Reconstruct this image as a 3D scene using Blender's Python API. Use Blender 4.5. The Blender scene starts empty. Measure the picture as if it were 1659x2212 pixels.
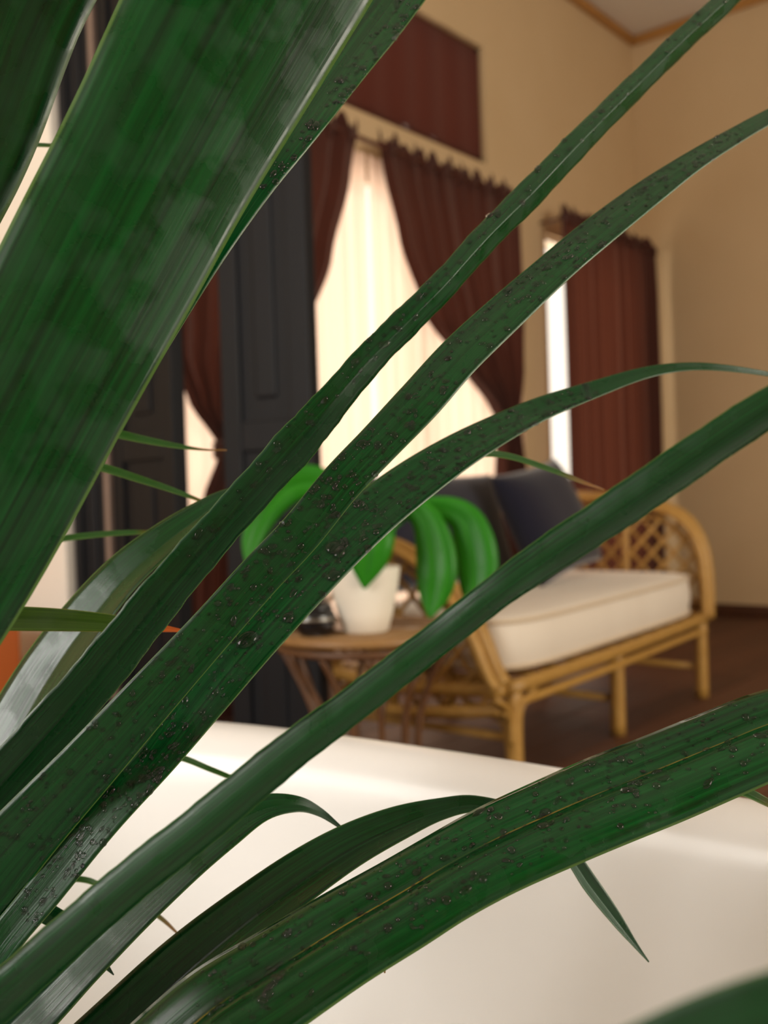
import bpy, bmesh, math, random
from mathutils import Vector, Matrix
random.seed(7)
V = Vector
SC = bpy.context.scene
COL = SC.collection

# ------------------------------------------------------------------ camera
FPX, CX, CY = 2155.0, 829.5, 1106.0
CAM = V((0, 0, 0.78))
YAW = math.radians(39.7)
PITCH = 0.0135
ROLL = 0.033
F0 = V((math.cos(YAW), math.sin(YAW), 0)); R0 = V((F0.y, -F0.x, 0))
FW = (F0 * math.cos(PITCH) - V((0, 0, 1)) * math.sin(PITCH)).normalized()
U0 = R0.cross(FW).normalized()
RT = R0 * math.cos(ROLL) - U0 * math.sin(ROLL)
UP = U0 * math.cos(ROLL) + R0 * math.sin(ROLL)
cd = bpy.data.cameras.new('camera'); co = bpy.data.objects.new('camera', cd); COL.objects.link(co)
m = Matrix((RT, UP, -FW)).transposed().to_4x4(); m.translation = CAM
co.matrix_world = m
cd.sensor_fit = 'HORIZONTAL'; cd.sensor_width = 36; cd.lens = 36 * FPX / 1659
cd.clip_start = 0.01
cd.dof.use_dof = True; cd.dof.focus_distance = 0.46; cd.dof.aperture_fstop = 11.0
SC.camera = co


def at(px, py, d):
    """point seen at a pixel, d metres along the viewing axis"""
    return CAM + (FW + RT * ((px - CX) / FPX) - UP * ((py - CY) / FPX)) * d


# ------------------------------------------------------------------ world, light, exposure
SC.view_settings.view_transform = 'Standard'
SC.view_settings.look = 'None'
SC.view_settings.gamma = 1
SC.view_settings.use_curve_mapping = False
SC.view_settings.exposure = 0.0
w = bpy.data.worlds.new('sky'); SC.world = w; w.use_nodes = True
bg = w.node_tree.nodes['Background']
bg.inputs[0].default_value = (1.0, 0.90, 0.76, 1); bg.inputs[1].default_value = 1.5
SC.cycles.max_bounces = 10
SC.cycles.diffuse_bounces = 5
SC.cycles.transparent_max_bounces = 12
SC.cycles.caustics_reflective = False
SC.cycles.caustics_refractive = False
SC.cycles.sample_clamp_indirect = 6


def light(name, kind, loc, direction, energy, color, sx=1, sy=1):
    l = bpy.data.lights.new(name, kind); l.energy = energy; l.color = color
    o = bpy.data.objects.new(name, l); COL.objects.link(o); o.location = loc
    o.rotation_euler = V(direction).to_track_quat('-Z', 'Y').to_euler()
    if kind == 'AREA':
        l.shape = 'RECTANGLE'; l.size = sx; l.size_y = sy
    return o


s = light('sun_offscreen', 'SUN', (3, 6, 5), (-0.10, -0.80, -0.58), 1.0, (1.0, 0.90, 0.78)); s.data.angle = 0.02
light('daylight_bedroom_window', 'AREA', (3.25, 3.25, 1.35), (0, -1, -0.1), 24, (1.0, 0.88, 0.74), 2.5, 2.2)
light('daylight_narrow_window', 'AREA', (5.3, 3.25, 1.35), (0, -1, -0.1), 30, (1.0, 0.88, 0.74), 1.0, 2.0)
light('bathroom_window_left_offscreen', 'AREA', (-2.0, 1.5, 1.7), (1, 0, 0), 95, (1.0, 0.97, 0.92), 1.6, 1.4)
light('window_behind_offscreen', 'AREA', (1.8, -2.9, 1.6), (0, 1, 0), 160, (1.0, 0.92, 0.78), 2.4, 1.8)


# ------------------------------------------------------------------ materials
def lin(h):
    h = h.lstrip('#'); r = []
    for i in (0, 2, 4):
        c = int(h[i:i + 2], 16) / 255
        r.append(c / 12.92 if c <= 0.04045 else ((c + 0.055) / 1.055) ** 2.4)
    return (*r, 1)


class NT:
    def __init__(s, name):
        s.m = bpy.data.materials.new(name); s.m.use_nodes = True
        s.t = s.m.node_tree; s.b = s.t.nodes['Principled BSDF']; s.out = s.t.nodes['Material Output']

    def n(s, kind, **kw):
        nd = s.t.nodes.new(kind)
        for k, v in kw.items():
            if k.startswith('i_'):
                nd.inputs[k[2:]].default_value = v
            else:
                setattr(nd, k, v)
        return nd

    def l(s, a, b):
        s.t.links.new(a, b)


def mat(name, c1, c2=None, rough=0.5, scale=8, stretch=(1, 1, 1), bump=0.0, spec=0.5, metal=0.0, rnd=0.0):
    k = NT(name); k.b.inputs['Roughness'].default_value = rough
    k.b.inputs['Specular IOR Level'].default_value = spec
    k.b.inputs['Metallic'].default_value = metal
    tc = k.n('ShaderNodeTexCoord'); mp = k.n('ShaderNodeMapping'); k.l(tc.outputs['Object'], mp.inputs['Vector'])
    mp.inputs['Scale'].default_value = stretch
    nz = k.n('ShaderNodeTexNoise', i_Scale=scale, i_Detail=6.0); k.l(mp.outputs['Vector'], nz.inputs['Vector'])
    mx = k.n('ShaderNodeMix', data_type='RGBA'); k.l(nz.outputs['Fac'], mx.inputs[0])
    mx.inputs[6].default_value = lin(c1); mx.inputs[7].default_value = lin(c2 or c1)
    col = mx.outputs[2]
    if rnd:
        oi = k.n('ShaderNodeObjectInfo'); hv = k.n('ShaderNodeHueSaturation')
        mr = k.n('ShaderNodeMapRange'); mr.inputs[3].default_value = 1 - rnd; mr.inputs[4].default_value = 1 + rnd
        k.l(oi.outputs['Random'], mr.inputs[0]); k.l(mr.outputs[0], hv.inputs['Value']); k.l(col, hv.inputs['Color'])
        ad = k.n('ShaderNodeVectorMath', operation='ADD'); k.l(tc.outputs['Object'], ad.inputs[0])
        sc = k.n('ShaderNodeVectorMath', operation='SCALE'); k.l(oi.outputs['Location'], sc.inputs[0]); sc.inputs['Scale'].default_value = 3.1
        k.l(sc.outputs[0], ad.inputs[1]); k.l(ad.outputs[0], mp.inputs['Vector'])
        col = hv.outputs['Color']
    k.l(col, k.b.inputs['Base Color'])
    if bump:
        bp = k.n('ShaderNodeBump', i_Strength=bump, i_Distance=0.01); k.l(nz.outputs['Fac'], bp.inputs['Height'])
        k.l(bp.outputs[0], k.b.inputs['Normal'])
    return k.m


def cloth(name, c1, c2, transl=0.0, tcol=None, stripes=60, rough=0.9, sheen=0.2, clear=0.0):
    k = NT(name); b = k.b; b.inputs['Roughness'].default_value = rough
    b.inputs['Sheen Weight'].default_value = sheen; b.inputs['Specular IOR Level'].default_value = 0.15
    tc = k.n('ShaderNodeTexCoord'); mp = k.n('ShaderNodeMapping'); k.l(tc.outputs['Object'], mp.inputs['Vector'])
    mp.inputs['Scale'].default_value = (stripes, stripes, 1.0)
    nz = k.n('ShaderNodeTexNoise', i_Scale=1.0, i_Detail=4.0); k.l(mp.outputs[0], nz.inputs['Vector'])
    fac = nz.outputs['Fac']
    mx = k.n('ShaderNodeMix', data_type='RGBA'); k.l(fac, mx.inputs[0])
    mx.inputs[6].default_value = lin(c1); mx.inputs[7].default_value = lin(c2)
    k.l(mx.outputs[2], b.inputs['Base Color'])
    wv = k.n('ShaderNodeTexNoise', i_Scale=900.0); k.l(tc.outputs['Object'], wv.inputs['Vector'])
    bp = k.n('ShaderNodeBump', i_Strength=0.15, i_Distance=0.001); k.l(wv.outputs['Fac'], bp.inputs['Height']); k.l(bp.outputs[0], b.inputs['Normal'])
    sh = b.outputs[0]
    if transl:
        tr = k.n('ShaderNodeBsdfTranslucent')
        if tcol:
            tr.inputs[0].default_value = lin(tcol)
        else:
            k.l(mx.outputs[2], tr.inputs[0])
        ms = k.n('ShaderNodeMixShader'); ms.inputs[0].default_value = transl
        k.l(sh, ms.inputs[1]); k.l(tr.outputs[0], ms.inputs[2]); sh = ms.outputs[0]
    if clear:
        tp = k.n('ShaderNodeBsdfTransparent'); ms = k.n('ShaderNodeMixShader'); ms.inputs[0].default_value = clear
        k.l(sh, ms.inputs[1]); k.l(tp.outputs[0], ms.inputs[2]); sh = ms.outputs[0]
    k.l(sh, k.out.inputs[0])
    return k.m


def leafmat(name, dark, light_, margin, rough_wet=0.16, rough_dry=0.42, transl=0.12, tcol='#3f8a22', rib=None, ribpos=0.5,
            ribw=0.02, patches=45, tip=None, spec=0.6, streak=1.0):
    """strap leaf: UV.x = metres along, UV.y = 0..1 across"""
    k = NT(name); b = k.b
    uv = k.n('ShaderNodeUVMap'); sp = k.n('ShaderNodeSeparateXYZ'); k.l(uv.outputs[0], sp.inputs[0])
    cb = k.n('ShaderNodeCombineXYZ')
    mu = k.n('ShaderNodeMath', operation='MULTIPLY'); mu.inputs[1].default_value = 5.0; k.l(sp.outputs[0], mu.inputs[0])
    mv = k.n('ShaderNodeMath', operation='MULTIPLY'); mv.inputs[1].default_value = 22.0; k.l(sp.outputs[1], mv.inputs[0])
    oi = k.n('ShaderNodeObjectInfo'); mo = k.n('ShaderNodeMath', operation='MULTIPLY'); mo.inputs[1].default_value = 37.0; k.l(oi.outputs['Random'], mo.inputs[0])
    k.l(mu.outputs[0], cb.inputs[0]); k.l(mv.outputs[0], cb.inputs[1]); k.l(mo.outputs[0], cb.inputs[2])
    st = k.n('ShaderNodeTexNoise', i_Scale=1.0, i_Detail=5.0, i_Roughness=0.65); k.l(cb.outputs[0], st.inputs['Vector'])
    rp = k.n('ShaderNodeMapRange'); rp.inputs[1].default_value = 0.36; rp.inputs[2].default_value = 0.70; k.l(st.outputs['Fac'], rp.inputs[0])
    mx = k.n('ShaderNodeMix', data_type='RGBA'); k.l(rp.outputs[0], mx.inputs[0])
    mx.inputs[6].default_value = lin(dark); mx.inputs[7].default_value = lin(light_)
    col = mx.outputs[2]

    def band(center, width, colour, noise=None):
        nonlocal col
        a = k.n('ShaderNodeMath', operation='SUBTRACT'); k.l(sp.outputs[1], a.inputs[0]); a.inputs[1].default_value = center
        ab = k.n('ShaderNodeMath', operation='ABSOLUTE'); k.l(a.outputs[0], ab.inputs[0])
        r = k.n('ShaderNodeMapRange'); r.inputs[1].default_value = width; r.inputs[2].default_value = width * 0.5
        k.l(ab.outputs[0], r.inputs[0]); fac = r.outputs[0]
        if noise is not None:
            n2 = k.n('ShaderNodeTexNoise', i_Scale=noise); k.l(uv.outputs[0], n2.inputs['Vector'])
            r2 = k.n('ShaderNodeMapRange'); r2.inputs[1].default_value = 0.42; r2.inputs[2].default_value = 0.58; k.l(n2.outputs['Fac'], r2.inputs[0])
            mm = k.n('ShaderNodeMath', operation='MULTIPLY'); k.l(fac, mm.inputs[0]); k.l(r2.outputs[0], mm.inputs[1]); fac = mm.outputs[0]
        m2 = k.n('ShaderNodeMix', data_type='RGBA'); k.l(fac, m2.inputs[0]); k.l(col, m2.inputs[6]); m2.inputs[7].default_value = lin(colour)
        col = m2.outputs[2]
    band(0.0, 0.022, margin); band(1.0, 0.022, margin)
    if rib:
        band(ribpos, ribw, rib, 14.0)
    if tip:
        at_ = k.n('ShaderNodeAttribute', attribute_name='tip')
        m3 = k.n('ShaderNodeMix', data_type='RGBA'); k.l(at_.outputs['Fac'], m3.inputs[0]); k.l(col, m3.inputs[6]); m3.inputs[7].default_value = lin(tip)
        col = m3.outputs[2]
    k.l(col, b.inputs['Base Color'])
    # wet and dry patches
    pn = k.n('ShaderNodeTexNoise', i_Scale=float(patches), i_Detail=4.0); tc = k.n('ShaderNodeTexCoord'); k.l(tc.outputs['Object'], pn.inputs['Vector'])
    pr = k.n('ShaderNodeMapRange'); pr.inputs[1].default_value = 0.44; pr.inputs[2].default_value = 0.56
    pr.inputs[3].default_value = rough_dry; pr.inputs[4].default_value = rough_wet
    k.l(pn.outputs['Fac'], pr.inputs[0]); k.l(pr.outputs[0], b.inputs['Roughness'])
    b.inputs['Specular IOR Level'].default_value = spec
    bp = k.n('ShaderNodeBump', i_Strength=0.25 * streak, i_Distance=0.0006); k.l(st.outputs['Fac'], bp.inputs['Height'])
    bp2 = k.n('ShaderNodeBump', i_Strength=0.25, i_Distance=0.0008); k.l(pn.outputs['Fac'], bp2.inputs['Height']); k.l(bp.outputs[0], bp2.inputs['Normal'])
    k.l(bp2.outputs[0], b.inputs['Normal'])
    tr = k.n('ShaderNodeBsdfTranslucent'); tr.inputs[0].default_value = lin(tcol)
    ms = k.n('ShaderNodeMixShader'); ms.inputs[0].default_value = transl
    k.l(b.outputs[0], ms.inputs[1]); k.l(tr.outputs[0], ms.inputs[2]); k.l(ms.outputs[0], k.out.inputs[0])
    return k.m


def glassmat(name, tint=(1, 1, 1, 1), refl=0.08):
    k = NT(name)
    tp = k.n('ShaderNodeBsdfTransparent'); tp.inputs[0].default_value = tint
    gl = k.n('ShaderNodeBsdfGlossy', i_Roughness=0.02); lw = k.n('ShaderNodeLayerWeight', i_Blend=0.5); pw_ = k.n('ShaderNodeMath', operation='POWER'); pw_.inputs[1].default_value = 5.0
    k.l(lw.outputs['Facing'], pw_.inputs[0]); fr = k.n('ShaderNodeMapRange'); fr.inputs[3].default_value = 0.03; fr.inputs[4].default_value = 0.7; k.l(pw_.outputs[0], fr.inputs[0])
    ms = k.n('ShaderNodeMixShader'); k.l(fr.outputs[0], ms.inputs[0]); k.l(tp.outputs[0], ms.inputs[1]); k.l(gl.outputs[0], ms.inputs[2])
    k.l(ms.outputs[0], k.out.inputs[0])
    return k.m


M = {}
M['wall'] = mat('wall_plaster', '#c9ad85', '#d0b690', 0.9, 3, bump=0.05, spec=0.2)
M['wall_white'] = mat('white_plaster', '#efe8dc', '#f3ece2', 0.85, 3, bump=0.05, spec=0.2)
M['ceiling'] = mat('ceiling_paint', '#dcd5cb', '#e2dbd1', 0.9, 3, spec=0.2)
M['trim'] = mat('trim_wood', '#a8773a', '#b98647', 0.55, 12, (1, 1, 1))
M['base'] = mat('baseboard_wood', '#4a2e1d', '#5b3824', 0.5, 12)
M['plank'] = mat('plank_wood', '#45291b', '#63402b', 0.55, 9, (1, 14, 14), bump=0.15, rnd=0.22, spec=.3)
M['sub'] = mat('subfloor', '#1c120c', '#241810', 0.8)
M['tub'] = mat('tub_acrylic', '#e8e6e4', '#ebe9e7', 0.28, 2, spec=0.45)
M['chrome'] = mat('chrome', '#c9c9c9', '#d4d4d4', 0.12, 5, metal=1.0)
M['drape'] = cloth('drape_brown', '#3a1e18', '#4d2b22', 0.05, '#a0543a', 40)
M['sheer'] = cloth('sheer_voile', '#efd2be', '#f3dac8', 0.62, None, 34, clear=0.04)
M['blind'] = cloth('transom_cloth', '#47211a', '#56281d', 0.05, '#8a3a26', 10)
M['frame'] = mat('window_frame_paint', '#d9c8ad', '#e2d2b8', 0.5, 10)
M['framewood'] = mat('transom_frame_wood', '#4a241a', '#5a2d20', 0.45, 10)
M['glass'] = glassmat('window_glass')
M['door'] = mat('door_charcoal', '#141518', '#18191d', 0.55, 20, (1, 1, .2), bump=0.05, spec=.2)
M['doorstrip'] = mat('door_edge_strip', '#7d6a60', '#8a766b', 0.4, 20)
M['rattan'] = mat('rattan_cane', '#9c7132', '#bb924c', 0.45, 40, (1, 1, 1), bump=0.15, rnd=0.10)
M['rattan_mid'] = mat('rattan_aged', '#7a5630', '#946f40', 0.45, 40, bump=0.15)
M['rattan_dark'] = mat('rattan_dark', '#4a2f1a', '#6a4526', 0.5, 40, bump=0.1)
M['tabletop'] = mat('table_top', '#77593a', '#8f6e49', 0.22, 14, (1, 6, 1))
M['seat'] = cloth('seat_canvas', '#ddd0bf', '#e6dbcb', 0.0, None, 12)
M['piping'] = cloth('seat_piping', '#c8b193', '#d2bd9f', 0.0, None, 12)
M['navy'] = cloth('navy_linen', '#161624', '#1c1c2c', 0.0, None, 50, sheen=0.35)
M['potwhite'] = mat('pot_glaze', '#e4ddcd', '#ece5d6', 0.35, 4)
M['soil'] = mat('soil', '#2a1c12', '#3b291b', 0.95, 60, bump=0.6)
M['black'] = mat('black_glaze', '#0b0b0d', '#121215', 0.15, 5, spec=0.6)
M['metal'] = mat('dull_steel', '#8c8880', '#a5a198', 0.3, 5, metal=1.0)
M['orange'] = mat('orange_wood', '#b4561a', '#c4641f', 0.5, 8, (1, 1, .2))
M['terra'] = mat('planter_clay', '#5a4a40', '#6a584c', 0.7, 10, bump=0.1)
M['stem'] = mat('stem_bark', '#4d4a2a', '#6a6238', 0.8, 30, (1, 1, 4), bump=0.3)
GREEN = ('#01260d', '#044a1b', '#4a6630')          # every strap leaf has the same colours; only its wetness differs
M['leaf'] = leafmat('leaf_green', *GREEN, 0.25, 0.42, spec=0.4, transl=.06, tcol='#2a7a22')
M['leaf_pale'] = leafmat('leaf_green_wet', *GREEN, 0.2, 0.34, spec=0.4, transl=.06, tcol='#2a7a22')
M['leaf_rib'] = leafmat('leaf_gold_rib', *GREEN, 0.12, 0.32, rib='#7d6a22', ribpos=0.42, ribw=0.013, spec=0.4, transl=.06, tcol='#2a7a22')
M['leaf_thin'] = leafmat('leaf_thin_green', '#1f4a18', '#3a6a22', '#6f8f3a', 0.3, 0.5, transl=0.25, tcol='#7da33a', tip='#8a5a22')
M['leaf_olive'] = leafmat('leaf_olive', '#27430f', '#4a6a1c', '#8a8a35', 0.3, 0.5, transl=0.25, tcol='#8aa33a', tip='#c85a18')
M['leaf_bright'] = leafmat('leaf_bright_green', '#226f16', '#3f9a22', '#3a8f26', 0.35, 0.45, transl=0.38, tcol='#66c824', spec=.3, patches=12)
k = NT('water'); k.b.inputs['Base Color'].default_value = (1, 1, 1, 1); k.b.inputs['Roughness'].default_value = 0.0
k.b.inputs['IOR'].default_value = 1.33; k.b.inputs['Transmission Weight'].default_value = 1.0
tp = k.n('ShaderNodeBsdfTransparent'); ms = k.n('ShaderNodeMixShader'); ms.inputs[0].default_value = 0.3
k.l(k.b.outputs[0], ms.inputs[1]); k.l(tp.outputs[0], ms.inputs[2]); k.l(ms.outputs[0], k.out.inputs[0])
M['water'] = k.m


# ------------------------------------------------------------------ mesh helpers
def link(name, me, mt=None, parent=None):
    o = bpy.data.objects.new(name, me); COL.objects.link(o)
    if mt is not None and me is not None and not me.materials:
        me.materials.append(M[mt])
    if parent:
        o.parent = parent
    return o


def obj(name, bm, mt, parent=None, smooth=True, origin=None):
    if origin is not None:
        bmesh.ops.translate(bm, verts=bm.verts, vec=-V(origin))
    me = bpy.data.meshes.new(name)
    bmesh.ops.recalc_face_normals(bm, faces=bm.faces)
    bm.to_mesh(me); bm.free()
    if smooth:
        me.polygons.foreach_set('use_smooth', [True] * len(me.polygons))
    o = link(name, me, mt, parent)
    if origin is not None:
        o.location = origin if parent is None else V(origin) - V(parent.location)
    elif parent is not None:
        o.location = -V(parent.location)
    return o


def thing(name, label, cat, loc, group=None):
    o = bpy.data.objects.new(name, None); COL.objects.link(o); o.location = loc
    o.empty_display_size = 0.05
    return tag(o, label, cat, group)


def tag(o, label, cat, group=None):
    o['label'] = label; o['category'] = cat
    if group:
        o['group'] = group
    return o


def struct(o, label=None, cat=None):
    o['kind'] = 'structure'
    if label:
        o['label'] = label
    if cat:
        o['category'] = cat
    return o


def box(bm, x0, x1, y0, y1, z0, z1, bev=0.0):
    vs = [bm.verts.new((x, y, z)) for x in (x0, x1) for y in (y0, y1) for z in (z0, z1)]
    fs = [(0, 1, 3, 2), (4, 6, 7, 5), (0, 4, 5, 1), (2, 3, 7, 6), (0, 2, 6, 4), (1, 5, 7, 3)]
    ff = [bm.faces.new([vs[i] for i in f]) for f in fs]
    if bev:
        es = list({e for f in ff for e in f.edges})
        bmesh.ops.bevel(bm, geom=es, offset=bev, segments=2, affect='EDGES', profile=0.5)


def boxm(*a, bev=0.0):
    bm = bmesh.new(); box(bm, *a, bev=bev); return bm


def spline(pts, n):
    """Catmull-Rom through points (Vectors of any size), n samples per span"""
    P = [V(p) for p in pts]
    P = [P[0] * 2 - P[1]] + P + [P[-1] * 2 - P[-2]]
    out = []
    for i in range(1, len(P) - 2):
        a, b, c, d = P[i - 1], P[i], P[i + 1], P[i + 2]
        for j in range(n):
            t = j / n
            out.append(0.5 * ((2 * b) + (c - a) * t + (2 * a - 5 * b + 4 * c - d) * t * t + (3 * b - a - 3 * c + d) * t ** 3))
    out.append(P[-2])
    return out


def tube(bm, pts, r, seg=8, closed=False):
    P = [V(p) for p in pts]; n = len(P); rings = []
    R = r if isinstance(r, (list, tuple)) else [r] * n
    nrm = None
    for i in range(n):
        if closed:
            T = (P[(i + 1) % n] - P[i - 1]).normalized()
        else:
            T = (P[min(i + 1, n - 1)] - P[max(i - 1, 0)]).normalized()
        if nrm is None:
            a = V((0, 0, 1)) if abs(T.z) < 0.9 else V((1, 0, 0))
            nrm = T.cross(a).normalized()
        nrm = (nrm - T * nrm.dot(T)).normalized(); b = T.cross(nrm)
        rings.append([bm.verts.new(P[i] + (nrm * math.cos(2 * math.pi * j / seg) + b * math.sin(2 * math.pi * j / seg)) * R[i]) for j in range(seg)])
    for i in range(n if closed else n - 1):
        A, B = rings[i], rings[(i + 1) % n]
        for j in range(seg):
            bm.faces.new((A[j], A[(j + 1) % seg], B[(j + 1) % seg], B[j]))
    if not closed:
        bm.faces.new(rings[0]); bm.faces.new(rings[-1])
    return bm


def tubem(pts, r, seg=8, closed=False):
    return tube(bmesh.new(), pts, r, seg, closed)


def lathe(prof, c, seg=40):
    """profile of (r, z); closes at r=0 ends"""
    bm = bmesh.new(); rings = []
    for r, z in prof:
        if r < 1e-6:
            rings.append([bm.verts.new((c[0], c[1], c[2] + z))])
        else:
            rings.append([bm.verts.new((c[0] + r * math.cos(2 * math.pi * j / seg), c[1] + r * math.sin(2 * math.pi * j / seg), c[2] + z)) for j in range(seg)])
    for A, B in zip(rings, rings[1:]):
        if len(A) == 1 and len(B) == 1:
            continue
        for j in range(seg):
            j2 = (j + 1) % seg
            if len(A) == 1:
                bm.faces.new((A[0], B[j], B[j2]))
            elif len(B) == 1:
                bm.faces.new((A[j], A[j2], B[0]))
            else:
                bm.faces.new((A[j], A[j2], B[j2], B[j]))
    return bm


def grid(fn, nu, nv):
    bm = bmesh.new()
    g = [[bm.verts.new(fn(i / nu, j / nv)) for j in range(nv + 1)] for i in range(nu + 1)]
    for i in range(nu):
        for j in range(nv):
            bm.faces.new((g[i][j], g[i + 1][j], g[i + 1][j + 1], g[i][j + 1]))
    return bm


def lerp(a, b, t):
    return a + (b - a) * t


def interp(tab, x):
    if x <= tab[0][0]:
        return tab[0][1]
    for (a, b), (c, d) in zip(tab, tab[1:]):
        if x <= c:
            t = (x - a) / (c - a); t = t * t * (3 - 2 * t) * 0.5 + t * 0.5
            return b + (d - b) * t
    return tab[-1][1]


# ------------------------------------------------------------------ the room
X0, X1, Y0, Y1, H = -1.75, 6.0, -2.6, 2.8, 3.66
XP = 1.62          # plane of the partition between bath and bedroom
fl = struct(obj('floor', boxm(X0 - .15, X1 + .15, Y0 - .15, Y1 + .15, -0.06, -0.012), 'sub', smooth=False), 'dark brown wooden plank floor')
PW, PL = 0.145, 1.94
pm = bpy.data.meshes.new('plank'); bm = boxm(-PL / 2 + .0015, PL / 2 - .0015, -PW / 2 + .0015, PW / 2 - .0015, -0.014, 0.0, bev=0.0015); bm.to_mesh(pm); bm.free(); pm.materials.append(M['plank'])
row = 0; y = Y0 + PW / 2
while y < Y1:
    x = X0 + PL / 2 - (0.0, 0.97, 0.45, 1.4)[row % 4]
    while x - PL / 2 < X1:
        if x - PL / 2 > X0 - 1.5:
            o = link('plank', pm, None, fl); o.location = (x, y, 0)
        x += PL
    y += PW; row += 1


def wall_with_holes(name, axis, c0, c1, a0, a1, holes, mt, label):
    """a wall slab along x or y, cut into blocks round its openings (a-range, z-range)"""
    bm = bmesh.new()
    cuts = sorted({a0, a1, *[h[0] for h in holes], *[h[1] for h in holes]})
    for p, q in zip(cuts, cuts[1:]):
        zs = [0.0]
        for h in sorted([h for h in holes if h[0] <= p and h[1] >= q], key=lambda h: h[2]):
            zs += [h[2], h[3]]
        zs.append(H)
        for z0, z1 in zip(zs[::2], zs[1::2]):
            if z1 - z0 > 1e-4:
                if axis == 'x':
                    box(bm, p, q, c0, c1, z0, z1)
                else:
                    box(bm, c0, c1, p, q, z0, z1)
    bmesh.ops.remove_doubles(bm, verts=bm.verts, dist=1e-5)
    return struct(obj(name, bm, mt, smooth=False), label)


W1 = (2.10, 4.42, 0.12, 2.22); W2 = (4.84, 5.72, 0.12, 2.21); W3 = (2.12, 4.28, 2.455, 3.045)
WF = (0.6, 3.0, 0.7, 2.5); WS = (0.7, 2.3, 1.0, 2.4)
wall_with_holes('wall_back', 'x', Y1, Y1 + .16, X0 - .15, X1 + .15, [W1, W2, W3], 'wall', 'tan plastered wall with the curtained windows')
wall_with_holes('wall_right', 'y', X1, X1 + .15, Y0 - .15, Y1, [], 'wall', 'tan plastered wall beside the rattan daybed')
wall_with_holes('wall_left', 'y', X0 - .15, X0, Y0 - .15, Y1, [WS], 'wall_white', 'white plastered bathroom wall')
wall_with_holes('wall_front', 'x', Y0 - .15, Y0, X0, X1, [WF], 'wall', 'tan plastered wall')
# partition stub, white
struct(obj('wall_partition', boxm(XP - .05, XP + .05, 2.463, Y1, 0, H, bev=.004), 'wall_white', smooth=False), 'white wall stub beside the charcoal folding doors')
struct(obj('ceiling', boxm(X0 - .15, X1 + .15, Y0 - .15, Y1 + .16, H, H + .12), 'ceiling', smooth=False), 'grey painted ceiling')
# crown trims, baseboards
struct(obj('trim_1', boxm(XP + .05, X1, Y1 - .035, Y1, H - .055, H, bev=.008), 'trim'), 'tan wooden crown trim above the windows')
struct(obj('trim_2', boxm(X1 - .035, X1, Y0, Y1 - .035, H - .055, H, bev=.008), 'trim'), 'tan wooden crown trim on the side wall')
struct(obj('baseboard_right', boxm(X1 - .018, X1, Y0, Y1, 0, .07, bev=.004), 'base'), 'dark brown baseboard along the side wall')
struct(obj('baseboard_back', boxm(XP + .05, X1 - .018, Y1 - .018, Y1, 0, .07, bev=.004), 'base'), 'dark brown baseboard under the windows')


def window(name, w, label, y0=Y1 + .05, nv=1, hbar=None, fw=.05, mt='frame'):
    t = struct(bpy.data.objects.new(name, None), label); COL.objects.link(t); t.location = ((w[0] + w[1]) / 2, y0, w[2])
    bm = bmesh.new()
    box(bm, w[0], w[1], y0 - .02, y0 + .03, w[2], w[2] + fw, bev=.004); box(bm, w[0], w[1], y0 - .02, y0 + .03, w[3] - fw, w[3], bev=.004)
    box(bm, w[0], w[0] + fw, y0 - .02, y0 + .03, w[2], w[3], bev=.004); box(bm, w[1] - fw, w[1], y0 - .02, y0 + .03, w[2], w[3], bev=.004)
    obj('window_frame', bm, mt, t, smooth=False)
    xs = [lerp(w[0], w[1], i / nv) for i in range(nv + 1)]
    for x in xs[1:-1]:
        obj('mullion', boxm(x - .025, x + .025, y0 - .015, y0 + .028, w[2], w[3], bev=.004), mt, t, smooth=False)
    for a, b in zip(xs, xs[1:]):
        obj('pane', boxm(a + .02, b - .02, y0 + .002, y0 + .008, w[2] + .02, w[3] - .02), 'glass', t, smooth=False)
    return t


window('window_1', W1, 'wide window behind the sheer curtains', nv=3)
window('window_2', W2, 'narrow window behind the single brown drape', nv=1, fw=.02)
t3 = window('window_3', W3, 'transom window lined with dark red-brown cloth', nv=1, mt='framewood', fw=.04)
obj('lining', grid(lambda u, v: V((lerp(W3[0] + .03, W3[1] - .03, u), Y1 + .02 + .004 * math.sin(u * 60) + .002 * math.sin(u * 23), lerp(W3[2] + .03, W3[3] - .03, v))), 120, 2), 'blind', t3)
t7 = struct(bpy.data.objects.new('window_4', None), 'bathroom window'); COL.objects.link(t7); t7.location = (X0 - .08, 1.5, WS[2])
bm = bmesh.new(); x0, x1 = X0 - .10, X0 - .05
box(bm, x0, x1, WS[0], WS[1], WS[2], WS[2] + .05); box(bm, x0, x1, WS[0], WS[1], WS[3] - .05, WS[3])
box(bm, x0, x1, WS[0], WS[0] + .05, WS[2], WS[3]); box(bm, x0, x1, WS[1] - .05, WS[1], WS[2], WS[3])
obj('window_frame', bm, 'frame', t7, smooth=False)
obj('pane', boxm(X0 - .08, X0 - .075, WS[0] + .02, WS[1] - .02, WS[2] + .02, WS[3] - .02), 'glass', t7, smooth=False)
window('window_5', WF, 'window facing the daybed', y0=Y0 - .09, nv=3)

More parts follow.
